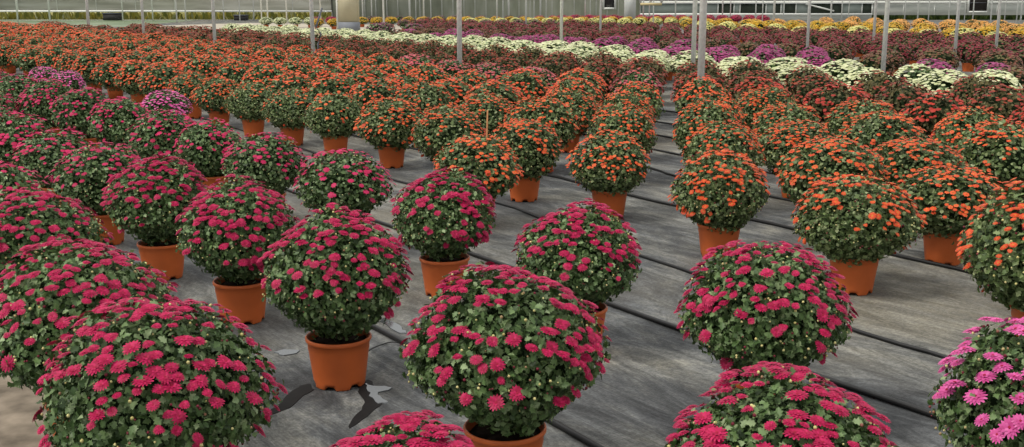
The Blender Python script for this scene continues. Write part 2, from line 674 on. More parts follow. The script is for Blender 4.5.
# ------------------------------------------------------------------ the nearest plants, pot position measured on the ground
# (colour, x, y of the foot of the pot in the photo, foliage width in px, foliage top y, label)
GM = 'magenta chrysanthemums in the foreground'
GO = 'orange chrysanthemums along the front of their block'
NEAR = [
    ('magenta', 168, 551, 230, 297, 'large magenta mum in the bottom left corner, its pot below the frame'),
    ('magenta', 505, 485, 198, 270, 'large magenta mum at bottom centre with the rim of its clay pot just showing'),
    ('magenta', 772, 640, 250, 375, 'magenta mum cut by the bottom edge right of centre, only its dome visible'),
    ('magenta', 400, 705, 215, 418, 'magenta mum barely poking up at the bottom edge left of centre'),
    ('pink', 1032, 560, 212, 317, 'bright pink mum cut off by the right edge in the lower corner'),
    ('magenta', 90, 452, 200, 245, 'magenta mum at the left edge directly behind the bottom left corner mum'),
    ('magenta', 340, 383, 146, 209, 'magenta mum in a fully visible clay pot beside the wet torn ground cloth'),
    ('magenta', 577, 350, 134, 203, 'magenta mum directly behind and right of the large bottom centre mum'),
    ('magenta', 760, 429, 174, 243, 'magenta mum standing alone right of centre between two black pipes'),
    ('magenta', 40, 342, 142, 187, 'magenta mum cut by the left edge at mid height'),
    ('magenta', 243, 320, 126, 179, 'magenta mum whose shaded pot rim shows just left of the wet patch mum'),
    ('magenta', 445, 294, 108, 170, 'magenta mum in a complete smooth clay pot at the centre of the photo'),
    ('orange', 852, 291, 124, 172, 'orange mum in the bright orange pot nearest the camera at right'),
    ('orange', 718, 256, 102, 149, 'orange mum heading the column just right of the bare aisle'),
    ('orange', 1038, 350, 170, 178, 'orange mum cut by the right edge above the pink one'),
    ('magenta', 164, 277, 106, 156, 'magenta mum in the shaded clay pot at left, half hidden by nearer domes'),
]
seed = 0
for colour, px, py, w, top, lab in NEAR:
    x, y = ground(px, py)
    s_ = (py + 5) * math.cos(TH) / H
    wm = .94 * w / s_
    hm = H * (1 - (top + 5) / (py + 5))
    hm = min(.67, max(.5, hm + (.018 if py > 400 else -.004)))
    if colour == 'orange':
        near_plant(colour, x, y, wm, hm, lab, GO, seed, 230, .0165, 1.4, .06, 92)
    elif colour == 'pink':
        near_plant(colour, x, y, wm, hm, lab, 'pink chrysanthemums', seed, 150, .0235, 1.2, .14, 90)
    else:
        near_plant(colour, x, y, wm, hm, lab, GM, seed, 220, .0188, 1.6, .06, 94)
    seed += 1

MIDS = [
    ('magenta', 345, 251, 94, 147, 'magenta mum directly left of the first orange pot, behind the wet patch mum'),
    ('magenta', 268, 222, 82, 132, 'magenta mum in front of the two greenest orange mums'),
    ('magenta', 213, 201, 70, 119, 'magenta mum standing right of the nearer small pink mum'),
    ('magenta', 168, 190, 76, 109, 'magenta mum with its dome just below the nearer small pink mum'),
    ('magenta', 125, 171, 62, 96, 'magenta mum directly left of the nearer small pink mum'),
    ('magenta', 88, 158, 62, 87, 'magenta mum below the right end of the far pink pair'),
    ('magenta', 53, 146, 58, 79, 'magenta mum just below the left end of the far pink pair'),
    ('magenta', 18, 131, 56, 74, 'topmost magenta mum by the left edge, in front of the orange field'),
    ('magenta', 107, 243, 92, 141, 'magenta mum directly behind the shaded left pot'),
    ('magenta', 62, 213, 80, 129, 'magenta mum two places behind the shaded left pot'),
    ('magenta', 20, 196, 78, 113, 'magenta mum three places behind the shaded left pot'),
    ('magenta', -14, 176, 70, 98, 'magenta mum cut by the left edge, third below the orange field'),
    ('magenta', 4, 284, 100, 158, 'magenta mum cut by the left edge directly behind the mid height one'),
    ('magenta', -12, 150, 60, 85, 'magenta mum cut by the left edge, second below the orange field'),
    ('magenta', -8, 119, 50, 68, 'tiny sliver of magenta mum at the left edge under the orange field'),
    ('pink', 167, 141, 50, 90, 'small bright pink mum, the nearer of the ones among magenta at left'),
    ('pink', 69, 108, 34, 71, 'right one of the far pink pair between magenta and orange'),
    ('pink', 46, 102, 30, 68, 'left one of the far pink pair between magenta and orange'),
    ('orange', 477, 225, 88, 134, 'orange mum with a wooden stake, standing forward of its block'),
    ('orange', 609, 217, 80, 131, 'orange mum heading the column just left of the bare aisle'),
    ('orange', 524, 200, 74, 117, 'orange mum behind the staked one with its pot on the bare cloth'),
    ('orange', 449, 180, 74, 105, 'orange mum directly behind and left of the staked one'),
    ('orange', 392, 167, 70, 98, 'orange mum with its pot showing at the front edge left of centre'),
    ('orange', 336, 155, 62, 92, 'orange mum directly right of the two greenish barely open ones'),
    ('orange', 293, 145, 58, 88, 'greenish barely open orange mum, right one of the two green neighbours'),
    ('orange', 254, 136, 54, 82, 'greenish barely open orange mum, left one of the two green neighbours'),
    ('orange', 220, 127, 50, 77, 'orange mum at the front edge right above the magenta corner'),
    ('orange', 193, 118, 46, 72, 'orange mum with a bright pot showing beside the nearer small pink mum'),
    ('orange', 943, 262, 106, 163, 'orange mum with its bright pot behind the black pipe near the right edge'),
]
seed = 0
for colour, px, py, w, top, lab in MIDS:
    x, y = ground(px, py)
    s_ = (py + 5) * math.cos(TH) / H
    wm = min(.68, w / s_)
    hm = min(.64, max(.46, H * (1 - (top + 5) / (py + 5)) - .008))
    sd = 103 if 'barely open' in lab else seed
    mid_plant(colour, x, y, wm, hm, lab, GM if colour == 'magenta' else GO if colour == 'orange' else 'pink chrysanthemums', sd, 1)
    seed += 1


# ------------------------------------------------------------------ the planted block, on its lattice
U = (-.41, .53)               # one place along a row, towards the far left
D = (.126, .75)               # one row back, along a column
FRONT = {-1: (1.48, 2.80), 0: (1.145, 3.39), 1: (.808, 3.91), 2: (.45, 4.587), 3: (.069, 4.90), 4: (-.34, 5.40), 5: (-.696, 5.80),
         6: (-1.094, 6.25), 7: (-1.45, 6.62), 8: (-1.83, 7.09), 9: (-2.2, 7.58), 10: (-2.59, 8.13)}


def front(k):
    if k in FRONT:
        return FRONT[k]
    if k > 10:
        return (FRONT[10][0] + U[0] * (k - 10), FRONT[10][1] + .50 * (k - 10))
    return (FRONT[-1][0] - U[0] * (-1 - k), FRONT[-1][1] - U[1] * (-1 - k))


def in_view(a, b, m=.05):
    if b < 1.2 or b > 40:
        return False
    t = a / b
    return -.535 - m * 8 / b < t < .535 + m * 8 / b


POSTS = [
    (699, 9.15, .044, 'thickest grey post, standing among rust mums right of centre'),
    (460, 9.15, .041, 'grey post left of centre among orange and rust mums'),
    (314, 9.15, .042, 'grey post with a dark hose beside it, left of the beige cabinet'),
    (216, 9.15, .042, 'grey post at left, fourth in the line of the thickest post'),
    (145, 9.15, .038, 'grey post at left, fifth in the line of the thickest post'),
    (90, 9.15, .050, 'dark edged broad post, sixth in the line of the thickest post'),
    (692, 12.0, .038, 'slimmer grey post just left of and behind the thickest one'),
    (561, 14.5, .035, 'grey post rising behind the pale mums at mid photo'),
    (881, 14.1, .037, 'tall grey post rising behind the pale mums at right'),
    (600, 19.2, .030, 'thin post in front of the small dark window'),
    (806, 18.1, .032, 'thin post in the maroon rows left of the right hand tall post'),
    (953, 19.2, .033, 'thin post in the maroon rows just left of the dark square vent'),
    (994, 21.5, .032, 'thin post in the yellow rows right of the dark square vent'),
    (872, 21.5, .034, 'thin post close left of the right hand tall post'),
]


def post_spot(px, c):
    t = (px - 512) / 1000
    b = c / (1 + .53 / .41 * t)
    return lat(t * b, b)


SPOTS = [post_spot(p[0], p[1]) for p in POSTS]


def near_post(x, y):
    return any((x - q[0]) ** 2 + (y - q[1]) ** 2 < .33 ** 2 for q in SPOTS)


counts = {}
COLS = ('left of', 'right of')


def column_name(k):
    n = k - 1 if k >= 2 else 2 - k
    return ORD[n] + ' column ' + (COLS[0] if k >= 2 else COLS[1]) + ' the aisle'


for r_ in range(0, 12):
    for k in range(-16, 44):
        if r_ == 0 and -1 <= k <= 10:
            continue
        if r_ == 1 and k == -1:
            continue                                  # placed by hand above
        a, b = front(k)
        a += D[0] * r_
        b += D[1] * r_
        a += random.uniform(-.05, .05)
        b += random.uniform(-.06, .06)
        if not in_view(a, b, .07):
            continue
        if b > 27.5 or (r_ >= 6 and a / b < -.385) or (r_ == 5 and a / b < -.47):
            continue
        x, y = lat(a, b)
        sd = random.randrange(1000)
        w, h = random.uniform(.55, .64), random.uniform(.54, .60)
        if k in (1, 2):
            w = random.uniform(.50, .54)
        if near_post(*lat(a, b)):
            continue
        if r_ <= 4:
            colour = 'dullpink' if r_ == 4 and 2 <= k <= 8 and random.random() < .7 else 'orange'
        elif r_ == 5 and k < 2:
            colour = 'red'
        elif r_ in (5, 6, 7):
            colour = 'rust'
            w, h = random.uniform(.58, .68), random.uniform(.55, .62)
        elif r_ <= 9 or (r_ == 10 and a / b < .12):
            colour = 'white'
            w, h = random.uniform(.6, .7), random.uniform(.52, .58)
            if a / b < -.28:
                continue
        else:
            continue
        if r_ == 8 and random.random() < .2:
            continue
        what = {'orange': 'orange mum', 'dullpink': 'dull pink mum', 'red': 'dark red mum', 'rust': 'rust brown mum', 'white': 'cream white mum'}[colour]
        lab = 'potted %s, %s from the front in the %s' % (what, ORD[r_ + 1], column_name(k))
        px = .6 * 980 * 1.43 / (1.4 * b) / 1.0 * .7
        grp = {'orange': 'orange chrysanthemums in the big block', 'dullpink': 'dull pink chrysanthemums ending the orange rows',
               'red': 'dark red chrysanthemums ending the orange rows', 'rust': 'rust chrysanthemums behind the orange block',
               'white': 'cream white chrysanthemums in the pale rows'}[colour]
        if colour in ('white',):
            far_plant(colour, x, y, w, h, lab, grp, sd)
        elif b < 6.6:
            mid_plant(colour, x, y, w, h, lab, grp, sd, 1)
        elif b < 15:
            mid_plant(colour, x, y, w, h, lab, grp, sd, 2)
        else:
            far_plant('orange' if colour == 'dullpink' else colour, x, y, w, h, lab, grp, sd)
        counts[colour] = counts.get(colour, 0) + 1

# ---- rows beyond the pale ones: c is the row coordinate, plants step along U
SLOPE = .53 / .41
far_rows = [
    (14.15, 'purple', .06, .54), (15.1, 'purple', -.12, .54), (16.1, 'purple', -.12, .30), (17.2, 'brown', -.11, .54), (18.6, 'maroon', -.10, .54),
    (19.7, 'maroon', -.10, .54), (20.8, 'maroon', -.10, .54), (22.0, 'maroon', -.09, .54), (23.3, 'maroon', -.09, .54),
    (24.8, 'maroon', .02, .54), (26.3, 'maroon', .05, .54),
    (28.2, 'cream', .17, .54), (30.0, 'yellow', .17, .54), (32.0, 'yellow', .18, .54), (34.2, 'peach', .24, .54), (36.6, 'peach', .30, .54), (39.0, 'peach', .34, .54),
]
names = {'purple': 'purple mum', 'brown': 'bronze mum', 'maroon': 'maroon mum', 'cream': 'pale yellow mum', 'yellow': 'golden yellow mum',
         'peach': 'peach coloured mum', 'crimson': 'crimson mum', 'violet': 'violet mum', 'white': 'cream white mum'}
seen_rows = {}
for c, colour, t0, t1 in far_rows:
    seen_rows[colour] = seen_rows.get(colour, 0) + 1
    rown = seen_rows[colour]
    # a + b: b = c - SLOPE*a ; go along a
    i = 0
    for k in range(-60, 80):
        a = k * .41 + .2 * (rown % 2)
        b = c - SLOPE * a
        if b < 3:
            continue
        a += random.uniform(-.05, .05)
        b += random.uniform(-.05, .05)
        t = a / b
        if not (t0 < t < t1) or b > (27.3 if t < .17 else 34):
            continue
        x, y = lat(a, b)
        if near_post(x, y):
            continue
        i += 1
        px_ = 512 + 1000 * t
        part = ('left of the thickest post' if px_ < 700 else 'between thickest and right tall posts' if px_ < 880
                else 'right of the right tall post')
        lab = 'small %s in the %s %s row, %s' % (names[colour], ORD[rown], names[colour].split()[0], part)
        cc = colour
        if colour == 'purple' and random.random() < .15:
            cc = 'brown'
        far_plant(cc, x, y, random.uniform(.52, .58) if colour == 'purple' else random.uniform(.58, .64), random.uniform(.5, .58), lab if cc == colour else lab.replace('purple mum', 'bronze mum'),
                  lab.replace('small ', '').replace(' mum ', ' mums '), random.randrange(99))
        counts[colour] = counts.get(colour, 0) + 1

# ---- the cross rows near the back wall run parallel to it
back_rows = [
    (30.5, 266, 314, 'white'), (31.5, 318, 338, 'crimson'), (29.0, 318, 338, 'yellow'), (31.0, 362, 404, 'yellow'), (32.5, 372, 404, 'violet'),
    (31.5, 408, 700, 'yellow'), (29.8, 470, 700, 'cream'), (28.0, 404, 560, 'violet'), (33.2, 440, 536, 'violet'), (34.5, 562, 770, 'crimson'), (33.0, 540, 770, 'crimson'),
]
bc = {}
for b, x0, x1, colour in back_rows:
    step = 0.46
    a = (x0 - 512) / 1000 * b
    bc[colour] = bc.get(colour, 0) + 1
    while a < (x1 - 512) / 1000 * b:
        x, y = lat(a + random.uniform(-.02, .02), b + random.uniform(-.05, .05))
        side = 'left of beige cabinet' if x1 < 345 else 'right of beige cabinet'
        lab = 'tiny %s, %s cross row by the back wall, %s' % (names[colour], ORD[bc[colour]], side)
        far_plant(colour, x, y, .56, .44, lab, 'cross row of %ss %s %s' % (names[colour], ORD[bc[colour]], side.split()[0]), random.randrange(99))
        counts[colour] = counts.get(colour, 0) + 1
        a += step
# a few isolated violet mums in the far aisle
for px, py in ((377, 44), (384, 43), (413, 45), (420, 46), (428, 47)):
    x, y = ground(px, py)
    far_plant('violet', x, y, .66, .6, 'dusky violet mum at the end of the far aisle behind the pale rows', 'violet mums at the far aisle end', px)
print('COUNTS', counts, sum(counts.values()))

# ------------------------------------------------------------------ wooden stake
x, y = ground(480, 225)
s = Soup()
V, T = lathe([(.001, .15), (.005, .15), (.0048, .72), (.001, .722)], 8)
s.add(V, T)
o = obj('plant_stake', s.mesh('plant_stake', [M['wood']], True), None, (x + .03, y - .02, 0), (.05, .03, 0))
tag(o, 'thin wooden stake standing up out of one orange mum', 'stake')


# ------------------------------------------------------------------ irrigation pipes
def tube_mesh(name, pts, r, n, mat):
    s = Soup()
    V, T = [], []
    m = len(pts)
    P = [Vector(p) for p in pts]
    for i, p in enumerate(P):
        t = (P[min(i + 1, m - 1)] - P[max(i - 1, 0)]).normalized()
        sx = t.cross(Vector((0, 0, 1))).normalized()
        up = sx.cross(t)
        for k in range(n):
            a = 2 * PI * k / n
            V.append(tuple(p + sx * (r * math.cos(a)) + up * (r * math.sin(a))))
    for i in range(m - 1):
        for k in range(n):
            a, b = i * n + k, i * n + (k + 1) % n
            T += [(a, b, b + n), (a, b + n, a + n)]
    for base in (0, (m - 1) * n):
        for k in range(1, n - 1):
            T.append((base, base + k, base + k + 1))
    s.add(V, T)
    return s.mesh(name, [mat], True)


def smooth_path(pts, step=.15):
    """Catmull-Rom through ground points"""
    P = [Vector((x, y, 0)) for x, y in pts]
    P = [P[0] * 2 - P[1]] + P + [P[-1] * 2 - P[-2]]
    out = []
    for i in range(1, len(P) - 2):
        n = max(2, int((P[i + 1] - P[i]).length / step))
        for j in range(n):
            t = j / n
            a, b, c, d = P[i - 1:i + 3]
            out.append(.5 * ((2 * b) + (c - a) * t + (2 * a - 5 * b + 4 * c - d) * t * t + (3 * b - a - 3 * c + d) * t ** 3))
    out.append(P[-2])
    return out


PIPES = [
    ([(-40, 131), (150, 221), (372, 329), (413, 352), (557, 427), (640, 474)], .011, 'black pipe running in front of the wet patch mum to the bottom edge'),
    ([(120, 130), (300, 196), (482, 259), (612, 307), (700, 339), (825, 382), (958, 427), (1060, 462)], .011, 'longest black pipe crossing from centre to the bottom right corner'),
    ([(180, 112), (300, 149), (398, 182), (497, 204), (539, 219), (638, 256), (684, 271), (863, 335), (928, 354), (1060, 398)], .0085, 'black pipe passing right behind the lone magenta mum'),
    ([(220, 106), (406, 148), (543, 175), (572, 182), (629, 196), (671, 206), (770, 225), (900, 258), (955, 270), (1060, 297)], .010, 'black pipe passing under the front orange mums at right'),
    ([(430, 118), (560, 147), (650, 169), (680, 178), (820, 208), (1060, 262)], .009, 'black pipe crossing the aisle, fifth back from the camera'),
    ([(430, 106), (560, 130), (657, 151), (800, 180), (1060, 232)], .009, 'black pipe crossing the aisle, sixth back from the camera'),
    ([(430, 97), (560, 118), (658, 136), (800, 160), (1060, 205)], .009, 'black pipe crossing the aisle, seventh back from the camera'),
    ([(430, 90), (560, 108), (660, 123), (800, 144), (1060, 182)], .009, 'black pipe crossing the aisle, eighth back from the camera'),
    ([(430, 84), (560, 99), (662, 111), (800, 129), (1060, 162)], .009, 'black pipe crossing the aisle, ninth back from the camera'),
]
for i, (pts, r, lab) in enumerate(PIPES):
    path = smooth_path([ground(*p) for p in pts])
    path = [(p.x + .006 * math.sin(p.y * 1.7 + i), p.y, r + .001) for p in path]
    o = obj('irrigation_pipe', tube_mesh('irrigation_pipe', path, r, 10, M['pipe']))
    tag(o, lab, 'pipe', 'black irrigation pipes on the ground cloth')

for pts, lab in (([(364, 356), (372, 352), (387, 344), (398, 346)], 'thin black drip tube between the wet patch pot and the pipe'),):
    path = [(p.x, p.y, .005 + .01 * math.sin(j * .8) ** 2) for j, p in enumerate(smooth_path([ground(*p) for p in pts], .04))]
    o = obj('drip_tube', tube_mesh('drip_tube', path, .0028, 8, M['pipe']))
    tag(o, lab, 'tube')

# ------------------------------------------------------------------ ground
m, nt, p = base_mat('ground_cloth', 0.75, 0.25)
tc = nt.nodes.new('ShaderNodeTexCoord')
mp = nt.nodes.new('ShaderNodeMapping')
mp.inputs['Rotation'].default_value = (0, 0, -math.atan2(1.43 * .41, 1.606 * .53))
nt.links.new(tc.outputs['Object'], mp.inputs['Vector'])


def noise(scale, detail=5, rough=.6, stretch=None, dist=0.0):
    n = nt.nodes.new('ShaderNodeTexNoise')
    n.inputs['Scale'].default_value = scale
    n.inputs['Detail'].default_value = detail
    n.inputs['Roughness'].default_value = rough
    n.inputs['Distortion'].default_value = dist
    if stretch:
        m2 = nt.nodes.new('ShaderNodeMapping')
        m2.inputs['Scale'].default_value = stretch
        nt.links.new(mp.outputs['Vector'], m2.inputs['Vector'])
        nt.links.new(m2.outputs['Vector'], n.inputs['Vector'])
    else:
        nt.links.new(mp.outputs['Vector'], n.inputs['Vector'])
    return n


def ramp(src, stops):
    r = nt.nodes.new('ShaderNodeValToRGB')
    e = r.color_ramp.elements
    e[0].position, e[0].color = stops[0][0], lin(stops[0][1])
    e[1].position, e[1].color = stops[-1][0], lin(stops[-1][1])
    for pos, c in stops[1:-1]:
        q = e.new(pos)
        q.color = lin(c)
    nt.links.new(src, r.inputs['Fac'])
    return r


def mix(f, a, b, blend='MIX'):
    x = nt.nodes.new('ShaderNodeMix')
    x.data_type = 'RGBA'
    x.blend_type = blend
    if isinstance(f, float):
        x.inputs[0].default_value = f
    else:
        nt.links.new(f, x.inputs[0])
    nt.links.new(a, x.inputs[6])
    nt.links.new(b, x.inputs[7])
    return x.outputs[2]


n1 = noise(1.7, 7, .72, (1, .55, 1), .8)
base = ramp(n1.outputs['Fac'], [(.30, (62, 64, 68)), (.45, (104, 106, 108)), (.56, (140, 140, 136)), (.72, (182, 178, 164))])
n2 = noise(5.5, 9, .80, (1, .24, 1), 1.6)                                     # streaks of dried algae and dust along the cloth
streak = ramp(n2.outputs['Fac'], [(.36, (92, 92, 94)), (.48, (176, 176, 176)), (.60, (255, 255, 255))])
c1 = mix(.75, base.outputs['Color'], streak.outputs['Color'], 'MULTIPLY')
n3 = noise(.5, 4, .5)
dirt = ramp(n3.outputs['Fac'], [(.48, (0, 0, 0)), (.64, (150, 150, 150))])
brown = ramp(noise(14, 6, .7).outputs['Fac'], [(.3, (108, 98, 80)), (.7, (164, 152, 124))])
c2 = mix(dirt.outputs['Color'], c1, brown.outputs['Color'])
# bare sandy soil shows at the near left corner; fine darker specks cover the whole cloth
n4 = noise(60, 4, .8)
speck = ramp(n4.outputs['Fac'], [(.42, (150, 150, 150)), (.58, (255, 255, 255))])
c3 = mix(.5, c2, speck.outputs['Color'], 'MULTIPLY')
br = nt.nodes.new('ShaderNodeTexWave')
br.inputs['Scale'].default_value = 26
br.inputs['Distortion'].default_value = 1.0
nt.links.new(mp.outputs['Vector'], br.inputs['Vector'])
weave = ramp(br.outputs['Fac'], [(0, (225, 225, 225)), (1, (255, 255, 255))])
c4 = mix(.5, c3, weave.outputs['Color'], 'MULTIPLY')
nt.links.new(c4, p.inputs['Base Color'])
bp = nt.nodes.new('ShaderNodeBump')
bp.inputs['Strength'].default_value = .5
bp.inputs['Distance'].default_value = .012
nt.links.new(n2.outputs['Fac'], bp.inputs['Height'])
nt.links.new(bp.outputs['Normal'], p.inputs['Normal'])
s = Soup()
s.add([(-80, -6, 0), (80, -6, 0), (80, 64, 0), (-80, 64, 0)], [(0, 1, 2), (0, 2, 3)])
fl = obj('floor', s.mesh('floor', [m]))
tag(fl, kind='structure')

# sandy patch at the near left, dark tears and pooled water by the nearest pot
def blob(name, pts, z, mat, th=.002):
    P = [ground(*q) for q in pts]
    cx, cy = sum(q[0] for q in P) / len(P), sum(q[1] for q in P) / len(P)
    Q = []
    for i, a in enumerate(P):
        b = P[(i + 1) % len(P)]
        for t in (0, .33, .66):
            j = .0 if t == 0 else random.uniform(-.006, .006)
            Q.append((a[0] + (b[0] - a[0]) * t - cx + j, a[1] + (b[1] - a[1]) * t - cy + j))
    n = len(Q)
    import bmesh
    bm = bmesh.new()
    top = [bm.verts.new((q[0], q[1], z)) for q in Q]
    bot = [bm.verts.new((q[0] * 1.03, q[1] * 1.03, 0.0004)) for q in Q]
    bm.faces.new(top)
    for i in range(n):
        bm.faces.new((top[i], bot[i], bot[(i + 1) % n], top[(i + 1) % n]))
    bmesh.ops.triangulate(bm, faces=bm.faces[:])
    bmesh.ops.recalc_face_normals(bm, faces=bm.faces[:])
    me = bpy.data.meshes.new(name)
    bm.to_mesh(me)
    bm.free()
    me.materials.append(mat)
    return obj(name, me, None, (cx, cy, 0))


M['sand'] = plain('sandy_soil', (118, 108, 96), .9, .1, .55, 7)
mw, ntw, pw = base_mat('pooled_water', .06, .8)
pw.inputs['Base Color'].default_value = (.05, .055, .06, 1)
M['tear'] = plain('wet_soil', (22, 21, 21), .7, .2, .3, 20)
tag(blob('sand_patch', [(-60, 372), (0, 372), (30, 384), (52, 396), (60, 415), (52, 440), (60, 480), (-60, 480)], .003, M['sand']),
    'pale sandy soil spilled on the cloth at the left edge', 'sand', kind='stuff')
tag(blob('cloth_tear', [(310, 384), (300, 386), (290, 393), (280, 404), (266, 413), (262, 416), (274, 414), (290, 408), (303, 396), (314, 390)], .002, M['tear']),
    'dark wet tear in the cloth left of the nearest full pot', 'tear')
tag(blob('cloth_tear', [(360, 384), (368, 380), (376, 388), (374, 398), (382, 404), (372, 412), (362, 420), (350, 428), (352, 420), (362, 410), (364, 400), (358, 392)], .002, M['tear']),
    'dark wet tear in the cloth right of the nearest full pot', 'tear')
tag(blob('puddle', [(364, 384), (370, 386), (380, 387), (392, 388), (388, 391), (378, 393), (382, 399), (388, 403), (378, 404), (372, 398), (368, 392)], .004, mw),
    'small puddle reflecting the sky right of the nearest full pot', 'puddle')
tag(blob('puddle', [(274, 353), (284, 350), (300, 351), (296, 354), (284, 356)], .004, mw),
    'small puddle glinting left of the nearest full pot', 'puddle')
tag(blob('puddle', [(385, 318), (392, 322), (402, 328), (406, 334), (398, 333), (388, 326), (380, 322)], .004, mw),
    'small wet glint beside the black pipe behind the nearest full pot', 'puddle')


# ------------------------------------------------------------------ greenhouse posts
def post_mesh(r, h, braced):
    s = Soup()
    s.add(*lathe([(.001, 0), (r, 0), (r, h), (.001, h)], 14))
    return s.mesh('post', [M['metal'], M['dark_metal']], True)


def post(px, c, r, label, cat='post', base=True):
    t = (px - 512) / 1000
    b = c / (1 + SLOPE * t)
    x, y = lat(t * b, b)
    o = bpy.data.objects.new('greenhouse_post', None)
    C.objects.link(o)
    o.location = (x, y, 0)
    tag(o, label, cat, 'greenhouse support posts')
    key = round(r, 3)
    if key not in PM:
        r *= .87
        PM[key] = post_mesh(r, 4.2, False)
        s = Soup()
        s.add(*lathe([(.001, 0), (r * 1.9, 0), (r * 1.9, .05), (r * 1.15, .07), (r * 1.02, .16)], 14))
        PB[key] = s.mesh('footing', [M['metal']], True)
    obj('shaft', PM[key], o)
    if base:
        obj('footing', PB[key], o)
    return o


PM, PB = {}, {}
for px, c, r, lab in POSTS:
    post(px, c, r, lab)
thin = [(18, 22.5, .05), (50, 21.2, .055), (123, 20.5, .04), (153, 20.4, .04), (177, 23, .045), (186, 22, .035), (224, 21, .04), (240, 20, .035), (254, 20.5, .035),
        (262, 27, .035), (268, 25, .04), (287, 26, .035), (321, 29, .03), (338, 30, .045), (363, 24, .04), (372, 24, .03), (384, 33, .04), (410, 24, .045), (416, 21, .03), (424, 26, .04),
        (431, 22, .03), (497, 27, .04), (503, 22, .035), (509, 24, .035), (526, 29, .045), (534, 21, .035), (540, 21, .035), (546, 21, .03), (585, 24, .035), (590, 21, .03),
        (643, 25, .04), (649, 25, .03), (653, 29, .03), (675, 26, .035), (722, 25, .035), (730, 24, .03), (755, 29, .03), (762, 26, .03),
        (773, 35, .045), (783, 26, .03), (830, 30, .04), (841, 25, .03), (848, 24, .025), (904, 26, .03), (917, 26, .035), (928, 24, .03), (948, 27, .03), (964, 24, .025),
        (972, 27, .03), (990, 27, .035), (1004, 25, .03), (1016, 26, .03), (1020, 27, .04)]
for i, (px, py, r) in enumerate(thin):
    t = (px - 512) / 1000
    b = min(1000 / (py + 5), 38.5)
    where = ('left of the beige cabinet' if px < 335 else 'between the beige cabinet and the small dark window' if px < 600
             else 'between the small dark window and the right hand tall post' if px < 881 else 'right of the right hand tall post')
    grp = 'distant thin posts ' + where
    lab = 'thin far greenhouse post, ' + where
    o = post(px, b * (1 + SLOPE * t), r, lab, base=False)
    o['group'] = grp
# dark hose by the third post, and a standpipe hose at left
for pts, Y, lab in (([(318, 44), (321, 34), (316, 27), (322, 8)], None, 'dark hose hanging beside the grey post left of the cabinet'),):
    x0, y0 = SPOTS[2]
    P3 = [at(px, py, y0 - .12) for px, py in pts]
    P3 = [Vector(q) for q in P3]
    P3 = [Vector((P3[0].x, P3[0].y, .012))] + P3
    o = obj('hose', tube_mesh('hose', [tuple(v) for v in P3], .018, 8, M['dark_metal']))
    tag(o, lab, 'hose')

# ------------------------------------------------------------------ back wall of the greenhouse
YW = 64.0


def wx(px):
    return at(px, 12, YW)[0]


def wz(py):
    return max(0.0, at(512, py, YW)[2])


def panel(name, x0, x1, z0, z1, mat, y0=YW, th=.06, parent=None, ribs=0, ribmat=None):
    s = Soup()
    s.add(*box(x0, x1, y0, y0 + th, z0, z1))
    mats = [mat]
    if ribs:
        mats.append(ribmat)
        n = max(1, int((x1 - x0) / ribs))
        for i in range(n + 1):
            xx = x0 + (x1 - x0) * i / n
            s.add(*box(xx - .02, xx + .02, y0 - .03, y0 - .001, z0, z1), 1)
    return obj(name, s.mesh(name, mats), parent)


def film(name, cols, sx, sz, through=0.0):
    m, nt_, p_ = base_mat(name, .5, .3)
    tc_ = nt_.nodes.new('ShaderNodeTexCoord')
    mp_ = nt_.nodes.new('ShaderNodeMapping')
    mp_.inputs['Scale'].default_value = (sx, 1, sz)
    n_ = nt_.nodes.new('ShaderNodeTexNoise')
    n_.inputs['Scale'].default_value = 1.0
    n_.inputs['Detail'].default_value = 5
    r_ = nt_.nodes.new('ShaderNodeValToRGB')
    e = r_.color_ramp.elements
    e[0].position, e[0].color = .3, lin(cols[0])
    e[1].position, e[1].color = .7, lin(cols[-1])
    for i, c in enumerate(cols[1:-1]):
        q = e.new(.3 + .4 * (i + 1) / (len(cols) - 1))
        q.color = lin(c)
    nt_.links.new(tc_.outputs['Object'], mp_.inputs['Vector'])
    nt_.links.new(mp_.outputs['Vector'], n_.inputs['Vector'])
    nt_.links.new(n_.outputs['Fac'], r_.inputs['Fac'])
    nt_.links.new(r_.outputs['Color'], p_.inputs['Base Color'])
    if through:
        t_ = nt_.nodes.new('ShaderNodeBsdfTranslucent')
        x_ = nt_.nodes.new('ShaderNodeMixShader')
        x_.inputs['Fac'].default_value = through
        nt_.links.new(r_.outputs['Color'], t_.inputs['Color'])
        nt_.links.new(p_.outputs['BSDF'], x_.inputs[1])
        nt_.links.new(t_.outputs['BSDF'], x_.inputs[2])
        nt_.links.new(x_.outputs['Shader'], nt_.nodes['Material Output'].inputs['Surface'])
    return m


F_left = film('grey_film_left', [(158, 158, 146), (188, 188, 178), (214, 214, 208)], .35, 3.0, .5)
F_mid = film('grey_film_middle', [(140, 144, 128), (160, 164, 148), (184, 186, 174)], 1.6, .4, .5)
F_right = film('white_sheeting', [(168, 172, 166), (196, 198, 192), (212, 212, 206)], .3, 2.5, .4)
F_weeds = film('weedy_bank', [(92, 100, 60), (142, 140, 76), (176, 164, 84), (150, 148, 110)], 1.5, 2.0)
F_grass = film('grass_bank', [(52, 70, 30), (78, 92, 40), (96, 104, 52)], 1.5, 3.0)
F_pale = film('pale_ledge', [(170, 168, 150), (198, 194, 176)], .5, 1)

